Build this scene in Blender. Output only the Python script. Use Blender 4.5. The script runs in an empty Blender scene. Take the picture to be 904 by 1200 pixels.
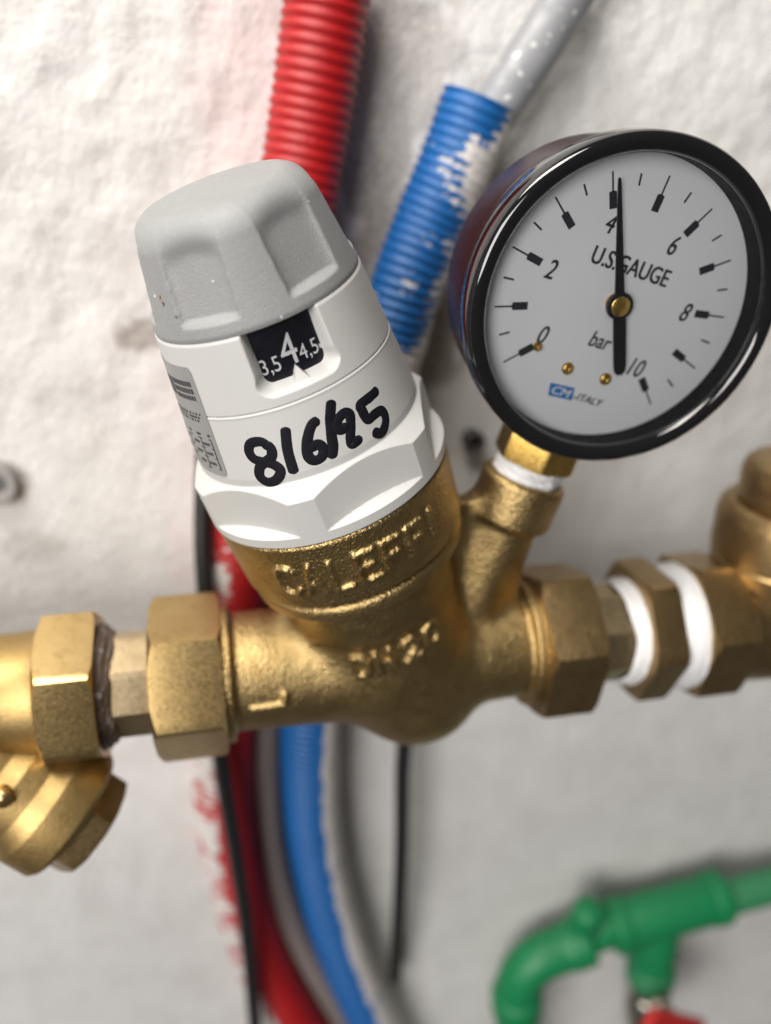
import bpy, math, random
import numpy as np
from mathutils import Matrix, Vector
random.seed(4)
RNG = np.random.default_rng(11)
rad = math.radians

# ---------------------------------------------------------------- camera, world, lamps, exposure
# Everything is worked out in millimetres from the camera position, X along the pipe, Y into the wall, Z up,
# and written to the scene in metres with the valve's pipe near the world origin.
MM = 0.001
ORIGIN = np.array([40.0, 172.0, -1317.0])           # millimetre point that becomes the world origin (1.2 m above it: the pipe)
def wpt(p): return (np.asarray(p, float) - ORIGIN) * MM

F, CX, CY = 975.0, 452.0, 600.0
RC = np.array([[0.9781, 0.0704, -0.1956], [-0.2074, 0.3973, -0.8939], [0.0148, 0.915, 0.4032]])
_u, _s, _v = np.linalg.svd(RC); RC = _u @ _v

scene = bpy.context.scene
COL = scene.collection
cam_d = bpy.data.cameras.new('camera'); cam = bpy.data.objects.new('camera', cam_d); COL.objects.link(cam)
m4 = Matrix(RC.tolist()).to_4x4(); m4.translation = Vector(wpt((0, 0, 0))); cam.matrix_world = m4
cam_d.sensor_fit = 'VERTICAL'; cam_d.sensor_height = 36.0; cam_d.sensor_width = 36.0
cam_d.lens = F / 1200.0 * 36.0
cam_d.clip_start = 0.005; cam_d.clip_end = 50.0
cam_d.dof.use_dof = True
cam_d.dof.focus_distance = 0.152
cam_d.dof.aperture_fstop = cam_d.lens / 4.7
scene.camera = cam

world = bpy.data.worlds.new('World'); scene.world = world; world.use_nodes = True
bg = world.node_tree.nodes['Background']
bg.inputs['Color'].default_value = (1.0, 0.965, 0.93, 1); bg.inputs['Strength'].default_value = 0.075

def area_lamp(name, pos, target, size, power, color=(1, 0.95, 0.88), size_y=None):
    d = bpy.data.lights.new(name, 'AREA'); d.shape = 'RECTANGLE'; d.size = size; d.size_y = size_y or size
    d.energy = power; d.color = color
    o = bpy.data.objects.new(name, d); COL.objects.link(o)
    p = Vector(wpt(pos)); t = Vector(wpt(target)); o.location = p
    o.rotation_euler = (t - p).to_track_quat('-Z', 'Y').to_euler()
    return o
area_lamp('ceiling_lamp', (-240, -40, 640), (40, 200, -80), 0.60, 7.4, size_y=0.24)
area_lamp('room_lamp', (-740, -820, 240), (60, 200, -100), 0.7, 15.5, color=(1, 0.97, 0.94))

scene.view_settings.view_transform = 'Standard'; scene.view_settings.look = 'None'
scene.view_settings.exposure = 0.18; scene.view_settings.gamma = 1.0
scene.view_settings.use_curve_mapping = False
scene.cycles.max_bounces = 8; scene.cycles.glossy_bounces = 5; scene.cycles.diffuse_bounces = 4

# ---------------------------------------------------------------- node helpers and materials
def new_mat(name):
    m = bpy.data.materials.new(name); m.use_nodes = True
    nt = m.node_tree; b = nt.nodes['Principled BSDF']
    return m, nt, b
def lk(nt, a, b): nt.links.new(a, b)
def objco(nt): return nt.nodes.new('ShaderNodeTexCoord').outputs['Object']
def noise(nt, co, per_mm, detail=3.0, rough=0.55, stretch=None, dist=0.0):
    n = nt.nodes.new('ShaderNodeTexNoise'); n.inputs['Scale'].default_value = per_mm * 1000.0
    n.inputs['Detail'].default_value = detail; n.inputs['Roughness'].default_value = rough; n.inputs['Distortion'].default_value = dist
    if stretch:
        mp = nt.nodes.new('ShaderNodeMapping'); mp.inputs['Scale'].default_value = stretch; lk(nt, co, mp.inputs['Vector']); co = mp.outputs[0]
    lk(nt, co, n.inputs['Vector']); return n.outputs['Fac']
def ramp(nt, fac, stops):
    r = nt.nodes.new('ShaderNodeValToRGB'); e = r.color_ramp.elements
    while len(e) < len(stops): e.new(0.5)
    for k, (p, c) in enumerate(stops):
        e[k].position = p; e[k].color = (c, c, c, 1) if isinstance(c, (int, float)) else (*c, 1)
    lk(nt, fac, r.inputs['Fac']); return r.outputs['Color']
def mixc(nt, fac, a, b, mode='MIX'):
    m = nt.nodes.new('ShaderNodeMix'); m.data_type = 'RGBA'; m.blend_type = mode
    for sock, v in ((m.inputs[0], fac), (m.inputs[6], a), (m.inputs[7], b)):
        if hasattr(v, 'links'): lk(nt, v, sock)
        elif isinstance(v, (int, float)): sock.default_value = v
        else: sock.default_value = (*v, 1)
    return m.outputs[2]
def bump(nt, height, dist_mm, strength=1.0, normal=None):
    b = nt.nodes.new('ShaderNodeBump'); b.inputs['Strength'].default_value = strength; b.inputs['Distance'].default_value = dist_mm * MM
    lk(nt, height, b.inputs['Height'])
    if normal: lk(nt, normal, b.inputs['Normal'])
    return b.outputs['Normal']

def brass(name, c0, c1, r0, r1, cast=0.0, fine=0.02, streak=None, dirt=None, dirt_amt=0.5):
    m, nt, b = new_mat(name); co = objco(nt)
    n1 = noise(nt, co, 0.12, 4); n2 = noise(nt, co, 1.6, 3, stretch=streak)
    col = mixc(nt, ramp(nt, n1, [(0.3, 0.0), (0.7, 1.0)]), c0, c1)
    if dirt:
        d = noise(nt, co, 0.22, 6, 0.65, dist=0.4)
        col = mixc(nt, ramp(nt, d, [(0.53, 0.0), (0.70, dirt_amt)]), col, dirt)
    lk(nt, col, b.inputs['Base Color']); b.inputs['Metallic'].default_value = 1.0
    lk(nt, ramp(nt, n2, [(0.3, r0), (0.75, r1)]), b.inputs['Roughness'])
    nn = bump(nt, n2, fine)
    if cast:
        n3 = noise(nt, co, 1.5, 2, 0.6); nn = bump(nt, n3, cast, 1.0, nn)
        n4 = noise(nt, co, 0.16, 2, 0.5); nn = bump(nt, n4, cast * 0.8, 0.8, nn)
    lk(nt, nn, b.inputs['Normal']); return m
def plain(name, c, rough, metallic=0.0, grain=None, spec=0.5, coat=0.0, speck=None, vary=0.06, emul=None):
    m, nt, b = new_mat(name); co = objco(nt)
    n = noise(nt, co, 0.15, 5)
    col = mixc(nt, n, tuple(x * (1 - vary) for x in c), tuple(min(1, x * (1 + vary)) for x in c))
    if speck:
        s = noise(nt, co, speck[1], 2, 0.5)
        col = mixc(nt, ramp(nt, s, [(speck[2], 0.0), (speck[2] + 0.05, speck[3])]), col, speck[0])
    lk(nt, col, b.inputs['Base Color']); b.inputs['Metallic'].default_value = metallic
    r = noise(nt, co, 0.5, 4); lk(nt, ramp(nt, r, [(0.3, max(0.0, rough * 0.88)), (0.7, min(1, rough * 1.15))]), b.inputs['Roughness'])
    b.inputs['Specular IOR Level'].default_value = spec; b.inputs['Coat Weight'].default_value = coat; b.inputs['Coat Roughness'].default_value = 0.05
    if grain:
        g = noise(nt, co, grain[0], 2, 0.6); lk(nt, bump(nt, g, grain[1]), b.inputs['Normal'])
    return m

M = {}
M['brass_cast'] = brass('brass_cast', (0.39, 0.275, 0.118), (0.48, 0.345, 0.155), 0.33, 0.47, cast=0.30, dirt=(0.24, 0.15, 0.05))
M['brass_turned'] = brass('brass_turned', (0.47, 0.325, 0.135), (0.55, 0.39, 0.175), 0.26, 0.42, fine=0.012, dirt=(0.34, 0.22, 0.09), dirt_amt=0.6)
M['brass_pale'] = brass('brass_pale', (0.50, 0.385, 0.22), (0.57, 0.45, 0.275), 0.30, 0.46, fine=0.015, dirt=(0.32, 0.22, 0.12))
M['brass_dull'] = brass('brass_dull', (0.37, 0.255, 0.118), (0.45, 0.315, 0.152), 0.30, 0.46, cast=0.12, dirt=(0.22, 0.13, 0.06))
M['brass_gold'] = brass('brass_gold', (0.62, 0.40, 0.10), (0.70, 0.47, 0.14), 0.22, 0.36, dirt=(0.30, 0.19, 0.05))
M['brass_satin'] = brass('brass_satin', (0.40, 0.27, 0.105), (0.48, 0.335, 0.14), 0.44, 0.56, cast=0.06, dirt=(0.26, 0.17, 0.06))
M['white_plastic'] = plain('white_plastic', (0.535, 0.532, 0.518), 0.42, grain=(4.5, 0.03), vary=0.025, speck=((0.30, 0.28, 0.25), 0.9, 0.74, 0.35))
M['grey_plastic'] = plain('grey_plastic', (0.27, 0.275, 0.275), 0.46, grain=(3.6, 0.11), vary=0.06, speck=((0.5, 0.5, 0.49), 4.2, 0.63, 0.45))
M['drum_black'] = plain('drum_black', (0.006, 0.006, 0.010), 0.30)
M['drum_print'] = plain('drum_print', (0.50, 0.50, 0.52), 0.5)
M['ink'] = plain('ink', (0.007, 0.007, 0.011), 0.6, vary=0.5, spec=0.2)
M['label_film'] = plain('label_film', (0.30, 0.30, 0.30), 0.42, metallic=0.25)
M['label_ink'] = plain('label_ink', (0.035, 0.035, 0.04), 0.5)
M['gauge_black'] = plain('gauge_black', (0.006, 0.006, 0.007), 0.07, coat=0.6, grain=(0.09, 0.02), speck=((0.25, 0.24, 0.22), 0.7, 0.775, 0.4))
M['case_reflection_tint'] = plain('case_reflection_tint', (0.020, 0.0045, 0.005), 0.30, spec=0.28, grain=(0.09, 0.05))  # black case; the red conduit's reflection is tinted into its base colour
M['matt_black'] = plain('matt_black', (0.008, 0.008, 0.009), 0.6, spec=0.2)
M['dial_white'] = plain('dial_white', (0.84, 0.85, 0.875), 0.6, vary=0.015)
M['dial_print'] = plain('dial_print', (0.02, 0.022, 0.028), 0.5)
M['needle_black'] = plain('needle_black', (0.010, 0.010, 0.012), 0.35)
M['badge_blue'] = plain('badge_blue', (0.03, 0.19, 0.52), 0.5)
M['badge_white'] = plain('badge_white', (0.72, 0.76, 0.8), 0.5)
M['ptfe'] = plain('ptfe', (0.74, 0.74, 0.745), 0.42, grain=(0.9, 0.22), vary=0.05)
M['hemp'] = plain('hemp', (0.10, 0.072, 0.055), 0.55, grain=(0.9, 0.4), speck=((0.30, 0.27, 0.26), 0.5, 0.60, 0.8), vary=0.4)
M['cable_black'] = plain('cable_black', (0.012, 0.011, 0.011), 0.45, grain=(0.7, 0.03))
M['pipe_grey'] = plain('pipe_grey', (0.27, 0.275, 0.29), 0.34, grain=(0.5, 0.04), speck=((0.78, 0.77, 0.75), 0.35, 0.63, 0.9))
M['taupe'] = plain('taupe', (0.20, 0.165, 0.155), 0.5, grain=(0.5, 0.05))
M['green'] = plain('green', (0.006, 0.19, 0.066), 0.45, grain=(0.25, 0.12), vary=0.15)
M['green_pale'] = plain('green_pale', (0.03, 0.20, 0.085), 0.5, grain=(0.25, 0.1), vary=0.15)
M['nickel'] = plain('nickel', (0.55, 0.50, 0.44), 0.25, metallic=1.0, vary=0.15)
M['red_handle'] = plain('red_handle', (0.52, 0.015, 0.015), 0.35)
M['plug_grey'] = plain('plug_grey', (0.30, 0.29, 0.28), 0.55, grain=(0.5, 0.1))
M['plug_dark'] = plain('plug_dark', (0.16, 0.155, 0.15), 0.7)
M['hole_dark'] = plain('hole_dark', (0.06, 0.056, 0.052), 0.8)

def glass_mat():
    m, nt, b = new_mat('gauge_glass'); nt.nodes.remove(b); out = nt.nodes['Material Output']
    t = nt.nodes.new('ShaderNodeBsdfTransparent'); t.inputs['Color'].default_value = (0.985, 0.99, 0.995, 1)
    g = nt.nodes.new('ShaderNodeBsdfGlossy'); g.inputs['Roughness'].default_value = 0.04
    fr = nt.nodes.new('ShaderNodeFresnel'); fr.inputs['IOR'].default_value = 1.5
    mx = nt.nodes.new('ShaderNodeMixShader'); lk(nt, fr.outputs[0], mx.inputs[0]); lk(nt, t.outputs[0], mx.inputs[1]); lk(nt, g.outputs[0], mx.inputs[2])
    lk(nt, mx.outputs[0], out.inputs['Surface']); return m
M['glass'] = glass_mat()

def plaster():
    m, nt, b = new_mat('wall_plaster'); co = objco(nt)
    big = noise(nt, co, 0.012, 5, 0.6); mid = noise(nt, co, 0.06, 5, 0.65); fine = noise(nt, co, 0.55, 4, 0.6)
    col = mixc(nt, ramp(nt, mid, [(0.35, 0.0), (0.65, 1.0)]), (0.635, 0.622, 0.603), (0.71, 0.70, 0.685))
    a = nt.nodes.new('ShaderNodeAttribute'); a.attribute_name = 'stain'
    grime = mixc(nt, ramp(nt, fine, [(0.35, 0.0), (0.7, 1.0)]), (0.20, 0.165, 0.14), (0.38, 0.34, 0.31))
    col = mixc(nt, a.outputs['Fac'], col, grime)
    a2 = nt.nodes.new('ShaderNodeAttribute'); a2.attribute_name = 'pink'
    col = mixc(nt, a2.outputs['Fac'], col, (0.74, 0.57, 0.56))
    lk(nt, col, b.inputs['Base Color']); b.inputs['Roughness'].default_value = 0.62; b.inputs['Specular IOR Level'].default_value = 0.35
    nn = bump(nt, mid, 0.5, 0.7); nn = bump(nt, noise(nt, co, 0.38, 5, 0.68, stretch=(1.0, 1.0, 0.75)), 0.85, 1.0, nn); nn = bump(nt, fine, 0.2, 0.8, nn)
    lk(nt, nn, b.inputs['Normal']); return m
M['plaster'] = plaster()

def coated(name, c, c_dark):
    """coloured conduit plastic under splashes of wall paint; the 'coat' attribute says where the paint lies"""
    m, nt, b = new_mat(name); co = objco(nt)
    col = mixc(nt, noise(nt, co, 0.1, 4), c_dark, c)
    a = nt.nodes.new('ShaderNodeAttribute'); a.attribute_name = 'coat'
    n = noise(nt, co, 0.7, 5, 0.7)
    s = nt.nodes.new('ShaderNodeMath'); s.operation = 'MULTIPLY_ADD'; lk(nt, n, s.inputs[0]); s.inputs[1].default_value = 0.9; lk(nt, a.outputs['Fac'], s.inputs[2])
    mask = ramp(nt, s.outputs[0], [(0.86, 0.0), (0.97, 1.0)])
    col = mixc(nt, mask, col, (0.62, 0.585, 0.56))
    lk(nt, col, b.inputs['Base Color']); lk(nt, ramp(nt, mask, [(0.0, 0.42), (1.0, 0.7)]), b.inputs['Roughness'])
    lk(nt, bump(nt, n, 0.35, 0.6), b.inputs['Normal']); return m
M['red_conduit'] = coated('red_conduit', (0.43, 0.008, 0.010), (0.34, 0.005, 0.007))
M['blue_conduit'] = coated('blue_conduit', (0.009, 0.125, 0.38), (0.006, 0.085, 0.29))

# ---------------------------------------------------------------- object helpers
BASE = {}
def tag(o, label=None, cat=None, group=None, kind=None):
    if label: o['label'] = label
    if cat: o['category'] = cat
    if group: o['group'] = group
    if kind: o['kind'] = kind
    return o
def thing(name, base, label, cat, group=None):
    o = bpy.data.objects.new(name, None); COL.objects.link(o); o.empty_display_size = 0.01
    o.location = wpt(base); BASE[o.name] = np.asarray(base, float)
    return tag(o, label, cat, group)
def mk(name, V, Fc, mat, parent=None, sharp=None, base=None, attrs=None, label=None, smooth=True):
    V = np.asarray(V, float)
    if parent is not None: b = BASE[parent.name]
    else: b = np.asarray(base, float) if base is not None else V.mean(0)
    me = bpy.data.meshes.new(name); me.from_pydata(((V - b) * MM).tolist(), [], [list(map(int, f)) for f in Fc])
    me.materials.append(M[mat]); me.update()
    if smooth:
        me.polygons.foreach_set('use_smooth', [True] * len(me.polygons))
        if sharp: me.set_sharp_from_angle(angle=rad(sharp))
    for k, arr in (attrs or {}).items():
        at = me.attributes.new(k, 'FLOAT', 'POINT'); at.data.foreach_set('value', np.asarray(arr, np.float32))
    o = bpy.data.objects.new(name, me); COL.objects.link(o); BASE[o.name] = b
    if parent is not None: o.parent = parent
    else: o.location = wpt(b)
    if label: o['label'] = label
    return o
def unit(v): v = np.asarray(v, float); return v / np.linalg.norm(v)
def frame(axis, ref=(0, 1, 0)):
    """axis = local z; local y points along ref as far as it can"""
    ez = unit(axis); ey = np.asarray(ref, float); ey = unit(ey - ez * (ey @ ez)); return np.cross(ey, ez), ey, ez
def pixel_ray(px, py): return RC @ np.array([(px - CX) / F, -(py - CY) / F, -1.0])
def at(px, py, Y): r = pixel_ray(px, py); return r * (Y / r[1])

def grid_faces(nr, nc, closed=True):
    q = []
    for i in range(nr - 1):
        for j in range(nc if closed else nc - 1):
            k = (j + 1) % nc; q.append((i * nc + j, i * nc + k, (i + 1) * nc + k, (i + 1) * nc + j))
    return q
def polar(origin, fr, rows, n):
    """rows: list of (h array or scalar, r array or scalar) rings round the local z axis"""
    ex, ey, ez = fr; ph = np.linspace(0, 2 * np.pi, n, endpoint=False)
    d = np.sin(ph)[:, None] * ex - np.cos(ph)[:, None] * ey
    V = [np.asarray(origin) + np.asarray(r * np.ones(n))[:, None] * d + np.asarray(h * np.ones(n))[:, None] * ez for h, r in rows]
    return np.concatenate(V), grid_faces(len(rows), n)
def lathe(origin, axis, prof, n=64, ref=(0, 1, 0)):
    """prof: (h, r) pairs along the axis"""
    return polar(origin, frame(axis, ref), [(h, max(r, 1e-3)) for h, r in prof], n)
def ngon_nut(origin, axis, h0, h1, rc, sides=6, rot=0.0, ch0=1.0, ch1=1.0, k=0.55, bore=0.0, per=16, ref=(0, 1, 0)):
    """a nut with turned chamfers: rc is the corner radius, ch how far the chamfer cone cuts in from it"""
    n = sides * per; ph = np.linspace(0, 2 * np.pi, n, endpoint=False)
    seg = 2 * np.pi / sides; ap = rc * math.cos(seg / 2)
    d = (ph - rot + seg / 2) % seg - seg / 2                     # 0 at a corner
    rp = np.minimum(ap / np.cos(seg / 2 - np.abs(d)), rc * 0.992)
    def edge(ch): return np.maximum(0.0, rp - (rc - ch)) * k
    r0 = np.minimum(rp, rc - ch0); r1 = np.minimum(rp, rc - ch1); bo = max(bore, 0.01)
    e = 0.12
    rows = [(h0, bo), (h0, r0 - e), (h0 + e * 0.6, r0), (h0 + edge(ch0) + e * 0.6, rp - 0.02), (h0 + edge(ch0) + e * 2, rp),
            (h1 - edge(ch1) - e * 2, rp), (h1 - edge(ch1) - e * 0.6, rp - 0.02), (h1 - e * 0.6, r1), (h1, r1 - e), (h1, bo)]
    return polar(origin, frame(axis, ref), rows, n)
def catmull(P, step):
    P = np.asarray(P, float); Q = np.vstack([2 * P[0] - P[1], P, 2 * P[-1] - P[-2]]); out = []
    for i in range(1, len(Q) - 2):
        n = max(2, int(np.linalg.norm(Q[i + 1] - Q[i]) / step)); t = np.linspace(0, 1, n, endpoint=False)[:, None]
        a, b, c, d = Q[i - 1], Q[i], Q[i + 1], Q[i + 2]
        out.append(0.5 * (2 * b + (c - a) * t + (2 * a - 5 * b + 4 * c - d) * t ** 2 + (3 * b - a - 3 * c + d) * t ** 3))
    return np.vstack(out + [P[-1:]])
def sweep(C, rfun, n=24, ref=(0, 1, 0), caps=True):
    """tube along centre line C; rfun(arc length array, angle array) -> radius grid; angle 0 faces away from ref"""
    C = np.asarray(C, float); T = np.gradient(C, axis=0); T /= np.linalg.norm(T, axis=1)[:, None]
    s = np.concatenate([[0], np.cumsum(np.linalg.norm(np.diff(C, axis=0), axis=1))])
    ey = np.asarray(ref, float) - T * (T @ np.asarray(ref, float))[:, None]; ey /= np.linalg.norm(ey, axis=1)[:, None]
    ex = np.cross(ey, T); th = np.linspace(0, 2 * np.pi, n, endpoint=False)
    Rr = rfun(s[:, None] * np.ones((1, n)), th[None, :] * np.ones((len(s), 1)))
    V = C[:, None, :] + Rr[:, :, None] * (np.sin(th)[None, :, None] * ex[:, None, :] - np.cos(th)[None, :, None] * ey[:, None, :])
    V = V.reshape(-1, 3); Fc = grid_faces(len(s), n)
    if caps: Fc = Fc + [tuple(range(n - 1, -1, -1)), tuple(range((len(s) - 1) * n, len(s) * n))]
    return V, Fc, s
def join(parts):
    V, Fc, o = [], [], 0
    for v, f in parts:
        V.append(v); Fc += [tuple(i + o for i in q) for q in f]; o += len(v)
    return np.vstack(V), Fc
def vnoise2(x, y, seed=0):
    """smooth value noise on numpy arrays"""
    r = np.random.default_rng(seed).random((257, 257)); xi = np.floor(x).astype(int); yi = np.floor(y).astype(int)
    fx = x - xi; fy = y - yi; fx = fx * fx * (3 - 2 * fx); fy = fy * fy * (3 - 2 * fy)
    g = lambda a, b: r[a % 257, b % 257]
    return (g(xi, yi) * (1 - fx) + g(xi + 1, yi) * fx) * (1 - fy) + (g(xi, yi + 1) * (1 - fx) + g(xi + 1, yi + 1) * fx) * fy
def fbm2(x, y, octv=4, seed=0):
    t = 0; a = 0.5
    for k in range(octv): t = t + a * vnoise2(x * 2 ** k + 17 * k, y * 2 ** k + 31 * k, seed + k); a *= 0.5
    return t
def sstep(a, b, x): t = np.clip((x - a) / (b - a), 0, 1); return t * t * (3 - 2 * t)
def text_mesh(s, size, shear=0.0, xscale=1.0, bold=0.0):
    cu = bpy.data.curves.new('t', 'FONT'); cu.body = s; cu.size = size; cu.shear = shear; cu.align_x = 'CENTER'; cu.align_y = 'CENTER'; cu.resolution_u = 4; cu.offset = bold
    o = bpy.data.objects.new('t', cu); me = o.to_mesh()
    V = np.array([v.co[:2] for v in me.vertices]); Fc = [tuple(p.vertices) for p in me.polygons]
    o.to_mesh_clear(); bpy.data.objects.remove(o); bpy.data.curves.remove(cu)
    V = V - (V.min(0) + V.max(0)) / 2
    return V * np.array([xscale, 1.0]), Fc

# ---------------------------------------------------------------- the wall
WALL_Y = 240.0
def build_wall():
    st = 1.6
    xs = np.arange(-320, 480, st); zs = np.arange(-620, 250, st)
    X, Z = np.meshgrid(xs, zs)
    relief = 3.0 * (fbm2(X / 40, Z / 40, 3, 5) - 0.48) + 1.9 * (fbm2(X / 7, Z / 10, 4, 9) - 0.48)
    lumps = fbm2(X / 6 + 3, Z / 9, 3, 40); relief += 0.6 * np.clip(lumps - 0.52, 0, 1) * 4
    calm = sstep(-130, -20, Z) * 0.8 + 0.2                      # trowelled flatter further down
    V = np.stack([X, WALL_Y - relief * calm, Z], -1).reshape(-1, 3)
    n = len(xs); Fc = grid_faces(len(zs), n, closed=False)
    def spot(px, py, rx, ry, seed, th=0.5, sharp=0.12):
        c = at(px, py, WALL_Y); d = np.hypot((X - c[0]) / rx, (Z - c[2]) / ry)
        return sstep(0, sharp, fbm2(X / 7, Z / 7, 5, seed) + 0.35 * (1 - d) - th) * sstep(1.25, 0.7, d)
    stain = np.zeros_like(X)
    for px, py, rx, ry, sd, amt, th in ((172, 395, 10, 6, 61, .75, .50), (440, 110, 16, 26, 62, .50, .56), (430, 230, 10, 22, 63, .75, .50), (505, 405, 12, 14, 64, .8, .45), (215, 170, 5, 3, 65, .35, .5),
                                        (440, 40, 26, 40, 66, .45, .50), (425, 170, 16, 40, 69, .6, .45), (490, 60, 12, 16, 70, .35, .5), (478, 375, 7, 9, 68, .85, .4), (20, 640, 16, 6, 67, .25, .5)):
        stain = np.maximum(stain, amt * spot(px, py, rx, ry, sd, th))
    pink = np.zeros_like(X)
    for px, py, rx, ry, sd, amt in ((275, 90, 14, 40, 71, .35), (225, 640, 10, 24, 72, .3), (240, 960, 8, 36, 73, .5), (235, 880, 5, 14, 74, .55)):
        pink = np.maximum(pink, amt * spot(px, py, rx, ry, sd, 0.45, 0.3))
    o = mk('wall', V, [f[::-1] for f in Fc], 'plaster', base=(40, WALL_Y, -115), attrs={'stain': stain.ravel(), 'pink': pink.ravel()})
    tag(o, 'rough white plastered wall with stains behind the pipework', kind='structure')
build_wall()

# ---------------------------------------------------------------- conduits, cables and pipes on the wall
def px_path(pts, step=1.0): return catmull([at(*p) for p in pts], step)

def conduit(name, pts, R, pitch, coat_fun, mat, label, cat, step=0.45, n=40):
    C = px_path(pts, step); box = {}
    def rf(s, th):
        rib = 0.5 + 0.5 * np.cos(2 * np.pi * s / pitch); rib = sstep(0.15, 0.6, rib)
        coat = coat_fun(s / box_len[0], th, C) + 0.8 * (fbm2(s / 6, th * R / 6, 4, len(name) + 80) - 0.47) + 0.45 * (fbm2(s / 1.6, th * R / 3.2, 3, 61) - 0.44) + 0.16 * (0.5 - rib)
        box['c'] = coat
        fill = sstep(0.35, 0.8, coat)
        return R - 0.6 * (1 - rib) * (1 - 0.75 * fill) + 0.7 * fill * (fbm2(s / 3, th * R / 3, 3, 90) - 0.2)
    box_len = [np.linalg.norm(np.diff(C, axis=0), axis=1).sum()]
    V, Fc, s = sweep(C, rf, n)
    o = mk(name, V, Fc, mat, attrs={'coat': box['c'].ravel()}, base=C[len(C) // 2])
    return tag(o, label, cat)
# angle 0 faces the viewer, positive to the side of the frame's ex
def red_coat(t, th, C):
    lower = sstep(0.33, 0.40, t)
    left = np.sin(th) * SIDE_RED
    return -0.25 + lower * (0.12 + 0.72 * sstep(-0.15, 0.45, left)) + 0.5 * np.exp(-((t - 0.355) / 0.025) ** 2) * sstep(0.5, -0.2, -left) + 0.25 * sstep(0.86, 1.0, t)
def blue_coat(t, th, C):
    right = np.sin(th) * SIDE_BLUE
    low = sstep(0.35, 0.42, t)
    top = np.exp(-((t - 0.04) / 0.02) ** 2)
    return -0.08 + low * (-0.4 + 1.25 * sstep(0.05, 0.45, right)) + top * (0.40 + 0.5 * right) + (1 - low) * (0.27 + 0.42 * sstep(0.2, 0.9, right)) + 0.25 * np.exp(-((t - 0.17) / 0.02) ** 2)
SIDE_RED = 1.0; SIDE_BLUE = -1.0
conduit('red_conduit', [(389, -70, 228), (383, 0, 228), (372, 80, 228), (360, 160, 228), (346, 250, 227), (326, 360, 226), (304, 460, 226), (286, 560, 226), (276, 680, 226), (266, 790, 226), (262, 900, 227), (272, 1000, 228), (298, 1100, 228), (342, 1190, 228), (410, 1290, 228)],
        10.4, 2.75, red_coat, 'red_conduit', 'red corrugated conduit running down the wall, splashed with white paint below', 'conduit')
conduit('blue_conduit', [(562, 118, 227), (535, 190, 227), (505, 260, 227), (478, 330, 226), (455, 410, 226), (428, 500, 226), (398, 600, 226), (376, 700, 226), (366, 790, 226), (363, 890, 227), (370, 990, 228), (394, 1090, 228), (430, 1180, 228), (480, 1280, 228)],
        9.9, 2.6, blue_coat, 'blue_conduit', 'blue corrugated conduit with white paint along its side, behind the valve', 'conduit')
def simple_tube(name, pts, R, mat, label, cat, group=None, n=28, wob=0.0):
    C = px_path(pts, 1.2)
    V, Fc, s = sweep(C, lambda s, th: R + wob * (fbm2(s / 5, th * R / 5, 3, 33) - 0.47), n)
    return tag(mk(name, V, Fc, mat, base=C[len(C) // 2], sharp=50), label, cat, group)
simple_tube('grey_tube', [(700, -60, 227), (663, 0, 227), (630, 54, 227), (590, 115, 227), (562, 160, 227), (535, 210, 227)], 6.3, 'pipe_grey', 'grey plastic pipe with paint drips coming out of the blue sleeve', 'pipe', wob=0.7)
simple_tube('grey_tube', [(318, 700, 231), (313, 800, 231), (311, 900, 231), (320, 1000, 231), (346, 1090, 231), (390, 1170, 231), (440, 1250, 231)], 5.2, 'taupe', 'dull brown grey tube between the red and the blue conduit', 'pipe', wob=0.4)  # brown grey tube along the strip between the two conduits
simple_tube('black_cable', [(243, 470, 221), (239, 560, 219), (238, 640, 217), (243, 720, 214), (250, 800, 211), (260, 900, 210), (276, 1000, 210), (289, 1090, 211), (299, 1200, 212), (306, 1280, 212)], 2.5, 'cable_black', 'long black cable hanging behind the left union nut in front of the red conduit', 'cable', n=16)
simple_tube('black_cable', [(484, 760, 226), (478, 830, 226), (472, 900, 226), (471, 980, 226), (468, 1060, 227), (463, 1146, 231)], 2.7, 'cable_black', 'black cable hanging straight down below the middle of the valve', 'cable', n=16)

def wall_plug(px, py, R, label, ring, hole):
    c = at(px, py, WALL_Y - 3); t = thing('wall_plug', c, label, 'wall plug')
    V, Fc = lathe(c, (0, -1, 0), [(-4, R), (1.2, R), (2.0, R * .92), (2.0, R * .62), (1.0, R * .55), (-2, R * .5)], 40, ref=(0, 0, 1)); mk('rim', V, Fc, ring, t, sharp=35)
    V, Fc = lathe(c, (0, -1, 0), [(-2.2, R * .56), (-1.8, 0.01)], 32, ref=(0, 0, 1)); mk('hole', V, Fc, hole, t)
wall_plug(-6, 567, 6.2, 'grey round plug in the wall at the left edge', 'plug_grey', 'plug_dark')
wall_plug(556, 517, 3.4, 'small dark hole in the wall under the gauge', 'hole_dark', 'hole_dark')

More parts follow.
